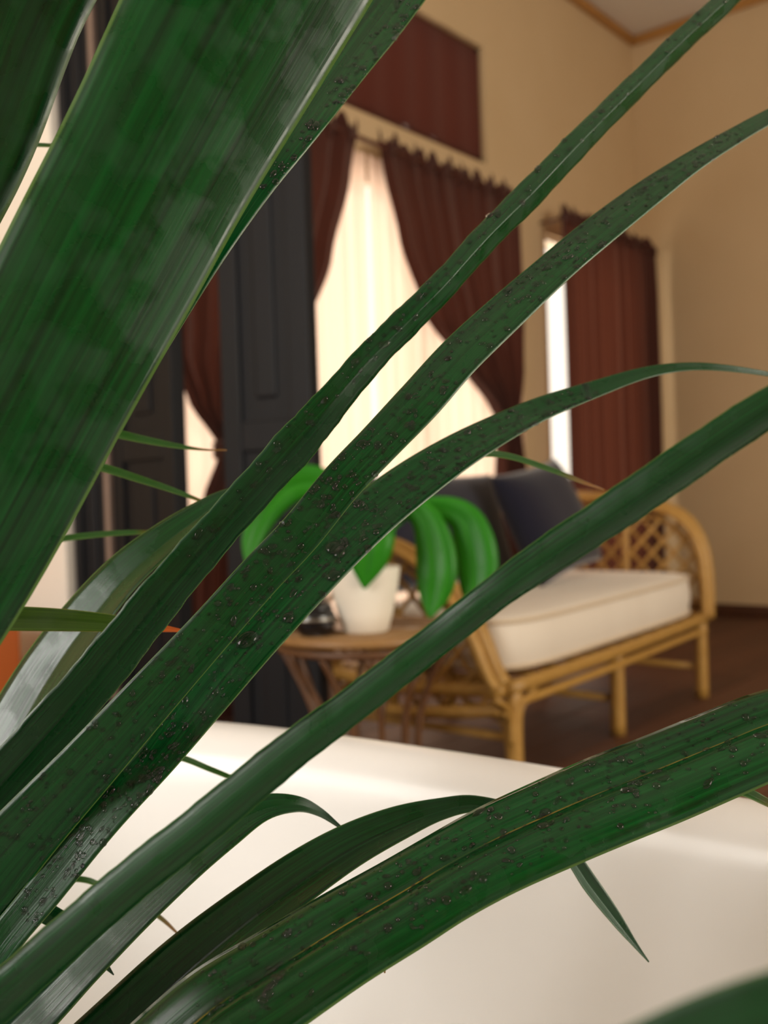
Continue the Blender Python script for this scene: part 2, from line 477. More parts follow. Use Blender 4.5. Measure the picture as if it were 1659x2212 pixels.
# ------------------------------------------------------------------ curtains
def drape(name, label, yc, left, right, ztop, zbot, folds, amp, mt, ruffle=0.05, cat='curtain', nu=150, nv=56, group=None, parts=True, seed=1, side=1):
    """left/right: tables (z -> x). Folds gather where the cloth is narrow."""
    rr = random.Random(seed); ph = [rr.uniform(0, 6.28) for _ in range(4)]
    full = max(interp(right, z) - interp(left, z) for z in (zbot, ztop, (zbot + ztop) / 2))
    def fn(u, v):
        z = lerp(zbot, ztop, v)
        a, b = interp(left, z), interp(right, z)
        uu = u + .012 * math.sin(9 * u + ph[0]) + .006 * math.sin(23 * u + ph[1])
        wob = math.sin(2 * math.pi * folds * uu + ph[2]) + .45 * math.sin(2 * math.pi * folds * 1.7 * uu + ph[3] + 1.2 * v)
        k = (b - a) / full
        d = amp * wob * (0.55 + 0.6 * (1 - k)) * (0.8 + .2 * math.sin(5 * v + ph[1]))
        zt = z
        if v > 0.985 and ruffle:
            zt = z + ruffle * (0.5 + 0.35 * math.sin(2 * math.pi * folds * 1.0 * uu + ph[0]) + .3 * math.sin(2 * math.pi * folds * 2.3 * uu + ph[1]))
        return V((lerp(a, b, u), yc + d, zt))
    t = thing(name, label, cat, ((interp(left, zbot) + interp(right, zbot)) / 2, yc, zbot), group)
    cl = obj('cloth', grid(fn, nu, nv), mt, t)
    if ruffle:
        obj('heading_ruffle', grid(lambda u, v: fn(u, 1.0) - V((0, .012 * math.sin(v * 3.14), (1 - v) * .075)), nu, 4), mt, t)
    return t, fn


ROD = 2.285
YD = Y1 - .13
dl, _ = drape('drape', 'brown drape tied back beside the charcoal folding door', YD,
              [(0, 2.12), (.5, 2.14), (.80, 2.24), (.975, 2.335), (1.12, 2.20), (1.3, 2.10), (2.3, 2.02)],
              [(0, 2.56), (.5, 2.54), (.85, 2.48), (.985, 2.46), (1.1, 2.53), (1.39, 2.77), (1.74, 2.96), (2.1, 3.09), (2.3, 3.135)],
              ROD, 0.03, 9, .024, 'drape', .06, seed=3)
dr, _ = drape('drape', 'brown drape tied back above the navy pillows', YD,
              [(0, 4.06), (.6, 4.06), (1.0, 4.12), (1.15, 4.13), (1.2, 4.08), (1.39, 3.83), (1.59, 3.56), (1.9, 3.39), (2.2, 3.29), (2.3, 3.27)],
              [(0, 4.40), (.7, 4.38), (1.0, 4.30), (1.15, 4.27), (1.4, 4.345), (1.7, 4.375), (2.3, 4.37)],
              ROD, 0.03, 9, .024, 'drape', .06, seed=8)
d3, _ = drape('drape', 'straight brown drape hanging over the narrow window near the room corner', Y1 - .15,
              [(0, 4.74), (2.3, 4.73)], [(0, 5.92), (2.0, 5.92), (2.3, 5.90)], ROD - .01, 0.03, 11, .028, 'drape', .06, seed=5)
for t, xa, xb, z in ((dl, 2.33, 2.465, .98), (dr, 4.125, 4.275, 1.155)):
    bm = bmesh.new(); c = (xa + xb) / 2; rx = (xb - xa) / 2 + .012
    for dz in (-.02, 0, .02):
        tube(bm, [(c + rx * math.cos(a), YD + .05 * math.sin(a), z + dz + .012 * math.cos(a)) for a in [2 * math.pi * i / 24 for i in range(24)]], .012, 6, True)
    obj('tieback', bm, 'drape', t)
drape('sheer_curtain', 'sunlit cream sheer curtain on the half of the window by the folding door', Y1 - .055, [(0, 2.02), (2.3, 2.02)], [(0, 3.245), (2.3, 3.25)], ROD - .04, .02, 17, .020, 'sheer', 0, seed=11, nu=220, nv=8)
drape('sheer_curtain', 'sunlit cream sheer curtain on the half of the window behind the pillows', Y1 - .055, [(0, 3.275), (2.3, 3.275)], [(0, 4.46), (2.3, 4.46)], ROD - .04, .02, 17, .020, 'sheer', 0, seed=12, nu=220, nv=8)


def rod(label, x0, x1, y, z):
    t = thing('curtain_rod', label, 'curtain rod', ((x0 + x1) / 2, y, z))
    obj('pole', tubem([(x0, y, z), (x1, y, z)], .010, 10), 'framewood', t)
    for x in (x0 + .04, x1 - .04):
        obj('bracket', tubem([(x, y, z), (x, Y1 - .003, z)], .007, 8), 'framewood', t)


rod('curtain rod carrying the two tied-back drapes', 1.98, 4.42, YD, ROD - .02)
rod('curtain rod carrying the straight drape near the room corner', 4.745, 5.94, Y1 - .15, ROD - .03)

# ------------------------------------------------------------------ charcoal folding doors
HT = 2.36
def door_leaf(parent, p, q, th=.04):
    p, q = V((*p, 0)), V((*q, 0)); d = (q - p); L = d.length; d.normalize(); n = V((-d.y, d.x, 0))
    def blk(a0, a1, z0, z1, t, bev=.004):
        bm = boxm(a0, a1, -t / 2, t / 2, z0, z1, bev=bev)
        bm.transform(Matrix((( d.x, n.x, 0, p.x), (d.y, n.y, 0, p.y), (0, 0, 1, 0), (0, 0, 0, 1))))
        return bm
    sw = min(.055, L * .22)
    for a in ((0, sw), (L - sw, L)):
        obj('stile', blk(*a, .012, HT - .02, th), 'door', parent, smooth=False)
    for z in ((.012, .13), (.90, .97), (HT - .12, HT - .02)):
        obj('rail', blk(sw, L - sw, *z, th * .96), 'door', parent, smooth=False)
    for z in ((.13, .90), (.97, HT - .12)):
        obj('door_panel', blk(sw - .004, L - sw + .004, z[0] - .004, z[1] + .004, th * .45, 0), 'door', parent, smooth=False)
        w_ = (L - 2 * sw)
        obj('panel_moulding', blk(sw + w_ * .28, L - sw - w_ * .28, z[0] + .05, z[1] - .05, th * .8, .008), 'door', parent, smooth=False)


t = thing('folding_door', 'charcoal folding door leaf standing alone before the tied-back brown drape', 'door', (XP, 1.68, 0))
door_leaf(t, (XP + .02, 1.553), (XP - .02, 1.804))
t = thing('folding_door', 'charcoal pair of folding door leaves against the white wall stub', 'door', (XP, 2.22, 0))
door_leaf(t, (XP - .02, 1.983), (XP + .02, 2.30)); door_leaf(t, (XP + .02, 2.33), (XP - .01, 2.455))
obj('hinge_strip', boxm(XP - .012, XP + .012, 2.304, 2.326, .012, HT - .02, bev=.002), 'doorstrip', t, smooth=False)
struct(obj('trim_3', boxm(XP - .04, XP + .04, Y0, 2.463, HT, HT + .09, bev=.004), 'door', smooth=False), 'charcoal track beam over the folding doors')

# ------------------------------------------------------------------ bathtub
TX, TY = 0.268, -0.02       # centre
TA, TB = 0.377, 0.93        # half width, half length of the rim's outer edge
RZ = 0.58
tub = thing('bathtub', 'white freestanding oval bathtub under the long green leaves', 'bathtub', (TX, TY, 0))
prof = [(-.10, .0), (-.085, .02), (-.07, .12), (-.045, .32), (-.018, .50), (-.006, .550), (0, .565), (0, .574), (-.006, .580), (-.022, .583), (-.038, .580), (-.050, .571),
        (-.058, .555), (-.064, .52), (-.080, .40), (-.105, .26), (-.135, .17), (-.18, .125), (-.24, .11), (-.32, .107)]
bm = bmesh.new(); SEG = 96; rings = []
for off, z in prof:
    ring = []
    for j in range(SEG):
        a = 2 * math.pi * j / SEG
        A, B = max(TA + off, .03), max(TB + off * 1.25, .03)
        e = 2 / 4.5
        c, s_ = math.cos(a), math.sin(a)
        ring.append(bm.verts.new((TX + A * math.copysign(abs(c) ** e, c), TY + B * math.copysign(abs(s_) ** e, s_), z)))
    rings.append(ring)
for A_, B_ in zip(rings, rings[1:]):
    for j in range(SEG):
        bm.faces.new((A_[j], A_[(j + 1) % SEG], B_[(j + 1) % SEG], B_[j]))
bm.faces.new(rings[0]); bm.faces.new(rings[-1])
o = obj('tub_shell', bm, 'tub', tub); md = o.modifiers.new('sub', 'SUBSURF'); md.levels = md.render_levels = 1
obj('drain', lathe([(0, .004), (.022, .004), (.026, .001), (.026, -.004), (0, -.004)], (TX, TY - .3, .1075), 24), 'chrome', tub)

# ------------------------------------------------------------------ orange stand by the white wall
t = thing('low_cabinet', 'small orange-brown wooden cabinet beside the white wall stub', 'cabinet', (1.27, 2.52, 0))
yo = 2.395
obj('body', boxm(1.08, 1.385, yo, yo + .32, .04, .50, bev=.004), 'orange', t, smooth=False)
obj('top', boxm(1.07, 1.39, yo - .01, yo + .33, .50, .52, bev=.004), 'orange', t, smooth=False)
dd = obj('door', boxm(1.068, 1.082, yo + .02, yo + .30, .07, .48, bev=.003), 'orange', t, smooth=False)
for x in (1.10, 1.36):
    for yy in (yo + .02, yo + .30):
        obj('leg', boxm(x - .015, x + .015, yy - .015, yy + .015, 0, .045), 'orange', t, smooth=False)

# ------------------------------------------------------------------ rattan daybed
BX0, BX1, BY0, BY1 = 2.25, 3.66, 1.47, 2.14
bed = thing('daybed', 'rattan daybed with lattice arms and a cream seat', 'daybed', ((BX0 + BX1) / 2, (BY0 + BY1) / 2, 0))
def cane(name, pts, r, n=8, seg=8):
    return obj(name, tubem(spline(pts, n), r, seg), 'rattan', bed)
zl, zr = .255, .295
cane('front_rail', [(BX0 + .02, BY0, zl), (2.9, BY0 - .02, .275), (BX1 - .02, BY0, zr)], .021)
cane('lower_rail', [(BX0 + .03, BY0, zl - .045), (2.9, BY0 - .018, .232), (BX1 - .03, BY0, zr - .045)], .013)
cane('back_rail', [(BX0 + .02, BY1, zl), (BX1 - .02, BY1, zr)], .021)
cane('back_top_rail', [(BX0, BY1 + .01, .66), (2.9, BY1 + .04, .66), (BX1, BY1 + .01, .76)], .018)
cane('side_rail', [(BX0, BY0, zl), (BX0 - .01, 1.8, zl - .02), (BX0, BY1, zl)], .021)
cane('side_rail', [(BX1, BY0, zr), (BX1 + .01, 1.8, zr), (BX1, BY1, zr)], .021)
cane('bottom_rail', [(BX0 + .01, BY0 + .02, zl - .055), (BX0 - .03, 1.62, .185), (BX0 - .03, 1.85, .165), (BX0, BY1, .18)], .019)
for x in (2.30, 2.915, 3.60):
    for yb in (BY0 + .005, BY1):
        zz = lerp(zl, zr, (x - BX0) / (BX1 - BX0))
        cane('leg', [(x, yb, zz + .01), (x, yb, .12), (x, yb, 0)], .024, 3, 10)
    cane('stretcher', [(x, BY0, .115), (x, BY1, .115)], .012, 2)
# curved brackets beside the near front leg
for sx in (-1, 1):
    cane('bracket', [(2.30 + sx * .018, BY0, .10), (2.30 + sx * .03, BY0, .19), (2.30 + sx * .10, BY0 - .005, .24)], .010, 6)
cane('bracket', [(2.30, BY0 + .02, .08), (2.295, BY0 + .04, .16), (2.27, BY0 + .14, .205)], .012, 6)
LA = [(1.47, .27), (1.50, .32), (1.545, .42), (1.62, .52), (1.72, .60), (1.82, .645), (1.95, .665), (2.14, .67)]     # (y, z) of the low arm
RA = [(1.462, .29), (1.462, .42), (1.475, .54), (1.52, .64), (1.60, .70), (1.72, .73), (1.88, .755), (2.02, .765), (2.14, .76)]
def arm(x, prof_, zbase, n_lat, sp, tag_, rr=.017):
    fl_ = .05 if x < 3 else 0.0
    lean = (lambda z: x - .02 * (z - .27)) if x < 3 else (lambda z: x + .03 * (z - .27))
    for k_, (off, rad) in enumerate(((0, rr), (-.030, rr * .8), (.030, rr * .8)) if x < 3 else ((0, rr), (-.026, rr * .8))):
        cane('arm_hoop', [(lean(z) + off, yy + abs(off) * .3, z - abs(off) * .25) for yy, z in prof_], rad, 6)
    inner = [(yy, z - .045) for yy, z in prof_]
    cane('inner_hoop', [(lean(z), yy + .035, z) for yy, z in inner[1:]], .009, 5)
    P = spline([V((a, b, 0)) for a, b in prof_], 8)
    tab = []
    for p_ in P:
        if not tab or p_.x > tab[-1][0] + 1e-4:
            tab.append((p_.x, p_.y))
    def top(yy):
        return interp(tab, yy)
    for sgn in (1, -1):
        for i in range(-12, 24):
            c = i * sp; run = []
            for j in range(0, 161):
                yy = BY0 + (BY1 - BY0) * j / 160
                z = (zbase + c + sgn * (yy - BY0) * 1.05) if sgn > 0 else (zbase + c - (yy - BY0) * 1.05)
                ok = zbase <= z <= top(yy) - .012
                if ok:
                    run.append((lean(z) + sgn * .006, yy, z))
                if (not ok or j == 160) and run:
                    if len(run) > 6:
                        obj('lattice_cane', tubem([run[0], run[len(run) // 2], run[-1]], .0075, 6), 'rattan', bed)
                    run = []
arm(BX0, LA, .18, 8, .105, 'l', .02)
arm(BX1, RA, .30, 8, .092, 'r', .02)
cane('arm_post', [(BX1, 1.80, .29), (BX1 + .012, 1.80, .74)], .016, 3)
cane('arm_post', [(BX0, 1.85, .17), (BX0, 1.85, .64)], .013, 3)
# slatted base
for i in range(12):
    x = lerp(BX0 + .06, BX1 - .06, i / 11)
    obj('seat_slat', boxm(x - .02, x + .02, BY0, BY1, lerp(zl, zr, i / 11) + .008, lerp(zl, zr, i / 11) + .018), 'rattan', bed, smooth=False)


def cushion(w_, d_, t_, e=4.0, puff=.5, pinch=0.0, nu=28):
    """inflated cushion in local xy, thickness along z"""
    bm = bmesh.new()
    for sgn in (1, -1):
        g = []
        for i in range(nu + 1):
            r_ = []
            for j in range(nu + 1):
                u, v = 2 * i / nu - 1, 2 * j / nu - 1
                edge = max(0.0, (1 - abs(u) ** e) * (1 - abs(v) ** e)) ** puff
                kx = 1 - pinch * (1 - v * v) * u * u * 0 - pinch * (1 - v * v)
                ky = 1 - pinch * (1 - u * u)
                r_.append(bm.verts.new((u * w_ / 2 * (kx if abs(u) > .0 else 1), v * d_ / 2 * ky, sgn * t_ / 2 * edge)))
            g.append(r_)
        for i in range(nu):
            for j in range(nu):
                bm.faces.new((g[i][j], g[i + 1][j], g[i + 1][j + 1], g[i][j + 1]))
    bmesh.ops.remove_doubles(bm, verts=bm.verts, dist=1e-5)
    return bm


seat = thing('seat_cushion', 'thick cream seat cushion on the rattan daybed', 'cushion', (2.955, 1.79, .30))
Lc, Wc = 1.30, .62
def seatring(k):
    out = []
    for j in range(72):
        a = 2 * math.pi * j / 72; c, s_ = math.cos(a), math.sin(a); e = 2 / 7.0
        out.append((math.copysign(abs(c) ** e, c) * (Lc / 2 - k), math.copysign(abs(s_) ** e, s_) * (Wc / 2 - k)))
    return out
bm = bmesh.new(); rings = []
for k_, z in ((.03, .0), (.006, .006), (0, .02), (-.006, .07), (0, .13), (.006, .144), (.03, .152), (.12, .160), (.24, .163)):
    rings.append([bm.verts.new((2.955 + a, 1.775 + b, z + lerp(.285, .315, (a + .65) / 1.3))) for a, b in seatring(k_)])
for A_, B_ in zip(rings, rings[1:]):
    for j in range(72):
        bm.faces.new((A_[j], A_[(j + 1) % 72], B_[(j + 1) % 72], B_[j]))
bm.faces.new(rings[0]); bm.faces.new(rings[-1])
obj('cover', bm, 'seat', seat)
for z in (.012, .140):
    obj('piping', tubem([(2.955 + a, 1.775 + b, z + lerp(.285, .315, (a + .65) / 1.3)) for a, b in seatring(-.001)], .006, 6, True), 'piping', seat)


def pillow(name, label, w_, h_, t_, centre, lean, spin, twist, mt):
    bm = cushion(w_, h_, t_, 3.2, .55, .06)
    mm = Matrix.Translation(centre) @ Matrix.Rotation(twist, 4, 'Z') @ Matrix.Rotation(math.pi / 2 - lean, 4, 'X') @ Matrix.Rotation(spin, 4, 'Z')
    bm.transform(mm)
    zmin = min(v.co.z for v in bm.verts)
    o = obj(name, bm, mt, origin=(centre[0], centre[1], zmin))
    return tag(o, label, 'pillow')


pillow('back_cushion', 'wide navy back cushion behind the small potted plant', .86, .40, .17, (2.74, 2.05, .665), .26, 0.0, 0.0, 'navy')
pillow('throw_pillow', 'square navy pillow leaning at the latticed end of the daybed', .46, .42, .16, (3.14, 1.84, .685), .38, .16, -.05, 'navy')

# ------------------------------------------------------------------ side table
tc_ = at(790, 1356, 2.05); TCX, TCY, TZ = tc_.x, tc_.y, tc_.z
RT_ = .188
tab = thing('side_table', 'round rattan side table with thin dark rods', 'table', (TCX, TCY, 0))
def circ(r, z, n=48):
    return [(TCX + r * math.cos(2 * math.pi * i / n), TCY + r * math.sin(2 * math.pi * i / n), z) for i in range(n)]
obj('table_top', lathe([(0, -.010), (RT_ - .008, -.010), (RT_ - .006, 0), (0, 0)], (TCX, TCY, TZ), 48), 'tabletop', tab)
obj('rim', tubem(circ(RT_, TZ - .008), .010, 8, True), 'rattan_mid', tab)
obj('rim', tubem(circ(RT_ - .012, TZ - .030), .009, 8, True), 'rattan_dark', tab)
obj('base_ring', tubem(circ(RT_ * .92, .014), .012, 8, True), 'rattan', tab)
obj('waist_ring', tubem(circ(RT_ * .55, .25), .008, 8, True), 'rattan_dark', tab)
for i in range(12):
    a = 2 * math.pi * (i + .35) / 12; a2 = a + .5
    pts = [(TCX + r * math.cos(b), TCY + r * math.sin(b), z) for r, b, z in ((RT_ - .012, a, TZ - .03), (RT_ * .62, lerp(a, a2, .4), .36), (RT_ * .55, lerp(a, a2, .55), .25), (RT_ * .68, lerp(a, a2, .75), .12), (RT_ * .92, a2, .014))]
    obj('rod', tubem(spline(pts, 5), .0065, 6), 'rattan_dark', tab)


# ------------------------------------------------------------------ leaves
def rank(v):
    return v if v > 1e-6 else 1e-6


def bez(a, b, c, d, t):
    return a * (1 - t) ** 3 + b * 3 * t * (1 - t) ** 2 + c * 3 * t * t * (1 - t) + d * t ** 3


def leaf(parent, pts, mt, fold=.35, tilt=0.5, prof=None, root=None, rootdir=V((0, 0, .12)), name='leaf', nsp=7, thick=.0003,
         root_w=.55, tiltend=None, label=None, wave=0.0, foldtab=None, tipfrom=0.965, seed=0):
    """strap leaf through pts (px, py, depth, apparent width in px); continued smoothly down to the plant's crown at root"""
    rr = random.Random(seed)
    raw = [V((*at(p[0], p[1], p[2]), 0)) if False else V((*at(p[0], p[1], p[2]), p[3] * p[2] / FPX)) for p in pts]
    S = spline(raw, nsp)
    P = [V(s_[:3]) for s_ in S]; W = [max(s_[3], .0004) for s_ in S]
    first = 0
    if root is not None:
        T0 = (P[1] - P[0]).normalized(); L = (P[0] - root).length
        ext = [bez(root, root + rootdir, P[0] - T0 * L * .4, P[0], i / 14) for i in range(14)]
        we = [W[0] * lerp(root_w, 1, i / 14) for i in range(14)]
        P = ext + P; W = we + W; first = 14
    n = len(P)
    prof = prof or [(s_, -fold * (1 - abs(s_)) + fold * .5) for s_ in (-1, -.8, -.6, -.4, -.2, -.06, 0, .06, .2, .4, .6, .8, 1)]
    Bs = [None] * n; Ts = []
    for i in range(n):
        Ts.append((P[min(i + 1, n - 1)] - P[max(i - 1, 0)]).normalized())
    prev = None
    for i in range(first, n):
        view = (P[i] - CAM).normalized()
        b = Ts[i].cross(view)
        if b.length < .15 and prev is not None:
            b = prev - Ts[i] * prev.dot(Ts[i])
        b.normalize()
        if prev is None:
            if b.dot(RT - UP) < 0:
                b = -b
        elif b.dot(prev) < 0:
            b = -b
        prev = b; Bs[i] = b
    for i in range(first - 1, -1, -1):
        b = Bs[i + 1]; b = (b - Ts[i] * b.dot(Ts[i])).normalized(); Bs[i] = b
    bm = bmesh.new(); uvl = bm.loops.layers.uv.new('UVMap'); tipl = bm.verts.layers.float.new('tip'); rows = []; dist = 0; U = []
    frames = []
    for i in range(n):
        T, B = Ts[i], Bs[i]; N = B.cross(T)
        if i >= first and N.dot(CAM - P[i]) < 0:
            N = -N
        elif i < first:
            pass
        frames.append([T, B, N])
    for i in range(first - 1, -1, -1):
        if frames[i][2].dot(frames[i + 1][2]) < 0:
            frames[i][2] = -frames[i][2]
    for i in range(n):
        T, B, N = frames[i]
        tt = max(0, i - first) / max(1, n - 1 - first)
        ph = interp(tilt, tt) if isinstance(tilt, list) else (tilt if tiltend is None else lerp(tilt, tiltend, tt))
        c, s_ = math.cos(ph), math.sin(ph)
        B2 = B * c + N * s_; N2 = N * c - B * s_
        hw = W[i] / 2 / max(c, .3)
        if wave:
            hw *= 1 + wave * math.sin(i * .9 + seed) * .5 + wave * math.sin(i * 2.3 + seed * 2) * .35
        fs = interp(foldtab, tt) if foldtab else 1.0
        rows.append([P[i] + B2 * (q[0] * hw) + N2 * (q[1] * fs * hw) for q in prof]); frames[i] = (T, B2, N2, hw)
        if i:
            dist += (P[i] - P[i - 1]).length
        U.append(dist)
    g = [[bm.verts.new(p_) for p_ in r_] for r_ in rows]
    m_ = len(prof)
    for i in range(n):
        f_ = max(0.0, (U[i] / U[-1] - tipfrom) / (1 - tipfrom))
        for v_ in g[i]:
            v_[tipl] = min(1, f_ * 1.6)
    for i in range(n - 1):
        for j in range(m_ - 1):
            f = bm.faces.new((g[i][j], g[i + 1][j], g[i + 1][j + 1], g[i][j + 1]))
            for lp, (a, b) in zip(f.loops, ((i, j), (i + 1, j), (i + 1, j + 1), (i, j + 1))):
                lp[uvl].uv = (U[a], (prof[b][0] + 1) / 2)
    # face normals towards the upper side
    f0 = bm.faces[0] if False else None
    bm.faces.ensure_lookup_table(); bm.normal_update()
    mid = bm.faces[(first + (n - first) // 2) * (m_ - 1) + m_ // 2] if len(bm.faces) else None
    if mid is not None and mid.normal.dot(frames[first + (n - first) // 2][2]) < 0:
        bmesh.ops.reverse_faces(bm, faces=bm.faces)
    me = bpy.data.meshes.new(name); bm.to_mesh(me); bm.free()
    me.polygons.foreach_set('use_smooth', [True] * len(me.polygons))
    o = link(name, me, mt, parent); o.location = -V(parent.location)
    md = o.modifiers.new('thickness', 'SOLIDIFY'); md.thickness = thick; md.offset = -1
    if label:
        o['label'] = label
    return dict(obj=o, rows=rows, prof=prof, frames=frames, first=first, n=n, P=P)


drop_me = bpy.data.meshes.new('water_droplet')
def dome(bm, mtx, seg=10, rings=4):
    vs = []
    for i in range(rings):
        a = (math.pi / 2) * i / rings * 1.0 - .25 * (1 - i / rings)
        vs.append([bm.verts.new(mtx @ V((math.cos(a) * math.cos(2 * math.pi * j / seg), math.cos(a) * math.sin(2 * math.pi * j / seg), math.sin(a)))) for j in range(seg)])
    top = bm.verts.new(mtx @ V((0, 0, 1)))
    for A_, B_ in zip(vs, vs[1:]):
        for j in range(seg):
            bm.faces.new((A_[j], A_[(j + 1) % seg], B_[(j + 1) % seg], B_[j]))
    for j in range(seg):
        bm.faces.new((vs[-1][j], vs[-1][(j + 1) % seg], top))
    bm.faces.new(list(reversed(vs[0])))
bm = bmesh.new(); dome(bm, Matrix.Identity(4), 14, 5); bmesh.ops.recalc_face_normals(bm, faces=bm.faces); bm.to_mesh(drop_me); bm.free()
drop_me.materials.append(M['water']); drop_me.polygons.foreach_set('use_smooth', [True] * len(drop_me.polygons))


def surf(L, t, s_):
    """point, normal, along, across on the leaf; t 0..1 over the part past the crown, s -1..1"""
    fi = L['first'] + t * (L['n'] - 1 - L['first']); i = min(int(fi), L['n'] - 2); a = fi - i
    pr = L['prof']; j = 0
    while j < len(pr) - 2 and pr[j + 1][0] < s_:
        j += 1
    b = (s_ - pr[j][0]) / (pr[j + 1][0] - pr[j][0])
    r0, r1 = L['rows'][i], L['rows'][i + 1]
    p = lerp(lerp(r0[j], r0[j + 1], b), lerp(r1[j], r1[j + 1], b), a)
    al = (r1[j] - r0[j]).normalized(); ac = (r0[j + 1] - r0[j]).normalized()
    nn = al.cross(ac).normalized()
    if nn.dot(L['frames'][i][2]) < 0:
        nn = -nn
    return p, nn, al, ac


def droplets(L, t0, t1, s0, s1, n_small, n_big, seed, rmax=.0019):
    rr = random.Random(seed); bm = bmesh.new()
    base = L['obj']
    def frame(big):
        t, s_ = rr.uniform(t0, t1), rr.uniform(s0, s1)
        p, nn, al, ac = surf(L, t, s_)
        r = rr.uniform(.0010, rmax) if big else rr.uniform(.00040, .00110)
        st = rr.choice((1, 1, 1.15, 1.35, 1.9)); h_ = rr.uniform(.5, .75)
        an = rr.uniform(-.6, .6)
        x = (al * math.cos(an) + ac * math.sin(an)); y_ = nn.cross(x)
        X, Y, Z = x * r * st, y_ * r, nn * r * h_
        return Matrix(((X.x, Y.x, Z.x, p.x), (X.y, Y.y, Z.y, p.y), (X.z, Y.z, Z.z, p.z), (0, 0, 0, 1)))
    for _ in range(n_small):
        dome(bm, frame(False), 8, 3)
    bmesh.ops.recalc_face_normals(bm, faces=bm.faces)
    me = bpy.data.meshes.new('fine_droplets'); bm.to_mesh(me); bm.free(); me.polygons.foreach_set('use_smooth', [True] * len(me.polygons))
    o = link('fine_droplets', me, 'water', base); o['kind'] = 'stuff'
    for _ in range(n_big):
        d_ = link('water_droplet', drop_me, None, base); d_.matrix_local = frame(True)


CROWN = V((-.225, .438, .67))
pl = thing('strap_leaf_plant', 'tall wet strap-leaved plant arching dark green leaves over the bathtub', 'plant', (CROWN.x, CROWN.y, 0))
rr = random.Random(4)
def rootp():
    return CROWN + V((rr.uniform(-.022, .022), rr.uniform(-.022, .022), rr.uniform(-.03, .05)))
def pleaf(pts, mt, **kw):
    kw.setdefault('root', rootp())
    kw.setdefault('rootdir', V((rr.uniform(-.02, .05), rr.uniform(-.02, .04), rr.uniform(.06, .09))))
    return leaf(pl, pts, mt, **kw)


obj('planter', lathe([(0, 0), (.085, 0), (.092, .01), (.122, .26), (.126, .275), (.118, .28), (.112, .27), (.108, .25), (0, .25)], (CROWN.x, CROWN.y, 0), 40), 'terra', pl)
obj('soil', lathe([(0, .262), (.06, .258), (.11, .252), (.11, .245), (0, .245)], (CROWN.x, CROWN.y, 0), 30), 'soil', pl)
obj('stem', tubem([(CROWN.x, CROWN.y, .24), (CROWN.x + .004, CROWN.y, .32), (CROWN.x + .006, CROWN.y, .50), (CROWN.x, CROWN.y, .64), (CROWN.x, CROWN.y, .73)], [.028, .028, .028, .032, .020], 14), 'stem', pl)

# big dark leaf, upper left
bigprof = [(-1, -.16), (-.86, -.11), (-.7, -.07), (-.5, -.03), (-.3, -.01), (-.1, 0), (.1, 0), (.3, -.01), (.5, -.03), (.68, -.05), (.82, -.07), (.92, -.085), (1, -.10)]
L1 = pleaf([(-330, 1590, .36, 320), (-110, 1206, .37, 374), (100, 802, .38, 396), (232, 552, .39, 410), (360, 312, .40, 420), (527, 2, .41, 458), (700, -300, .42, 470), (940, -600, .43, 330)],
           'leaf', tilt=.10, tiltend=.05, prof=bigprof, label='very broad dark green leaf')
L1b = pleaf([(-300, 1780, .445, 60), (-80, 1420, .45, 60), (130, 1085, .455, 60), (300, 800, .46, 58), (440, 572, .465, 60), (550, 405, .485, 72), (645, 275, .505, 88), (740, 145, .53, 100), (832, 22, .555, 110), (960, -150, .585, 100), (1080, -310, .61, 60)],
            'leaf_pale', tilt=[(0, .1), (.5, .25), (.62, .46), (1, .46)], fold=.04, seed=21, label='wet leaf edge dotted with drops')
droplets(L1b, .5, .85, .1, .95, 120, 45, 21, .0022)
# second broad leaf at the far left
L0 = pleaf([(-430, 810, .46, 340), (-318, 588, .465, 400), (-208, 378, .47, 420), (-128, 213, .475, 420), (-38, -27, .48, 420), (120, -330, .49, 380), (280, -700, .50, 160)], 'leaf', tilt=.15, fold=.18, label='broad dark green leaf')
# long leaf with wet pale upper flank
L2 = pleaf([(-230, 1960, 0.470, 120), (0, 1700, 0.476, 116), (130, 1555, 0.479, 112), (250, 1412, 0.483, 104), (340, 1300, 0.485, 98), (440, 1182, 0.489, 90), (540, 1070, 0.493, 86), (640, 960, 0.497, 90), (705, 885, 0.500, 78),
            (800, 775, 0.510, 68), (880, 695, 0.517, 66), (960, 615, 0.525, 62), (1050, 515, 0.540, 60), (1150, 415, 0.557, 62), (1260, 300, 0.575, 56), (1370, 190, 0.597, 52), (1470, 92, 0.616, 50), (1565, 5, 0.635, 46), (1700, -120, 0.663, 30), (1830, -240, 0.690, 6)],
           'leaf', tilt=[(0, -.2), (.45, -.2), (.6, -.1), (1, -.05)], foldtab=[(0, .2), (.42, .25), (.6, 1), (1, 1)], fold=-.85, wave=.05, seed=2, label='long narrow leaf with a pale wet flank')
droplets(L2, .25, .9, -.95, .2, 120, 45, 2)
# two overlapping leaves in the middle, the sharpest
L3 = pleaf([(-215, 2130, 0.430, 200), (-88, 1970, 0.434, 180), (40, 1818, 0.437, 150), (190, 1655, 0.441, 128), (330, 1500, 0.445, 112), (450, 1368, 0.450, 100), (560, 1245, 0.455, 96), (650, 1150, 0.458, 94), (735, 1045, 0.462, 92), (820, 955, 0.471, 92), (905, 865, 0.480, 96), (990, 770, 0.493, 92),
            (1090, 675, 0.509, 86), (1195, 580, 0.525, 76), (1290, 500, 0.540, 72), (1400, 415, 0.557, 62), (1500, 345, 0.572, 46), (1600, 285, 0.588, 36), (1680, 240, 0.601, 30), (1800, 170, 0.620, 8)],
           'leaf_pale', tilt=[(0, -.05), (.38, .0), (.5, .48), (.6, .55), (.8, .68), (1, .74)], fold=-.06, seed=3, label='long leaf dotted with water drops')
droplets(L3, .10, .90, -.9, .9, 560, 110, 3, .0017)
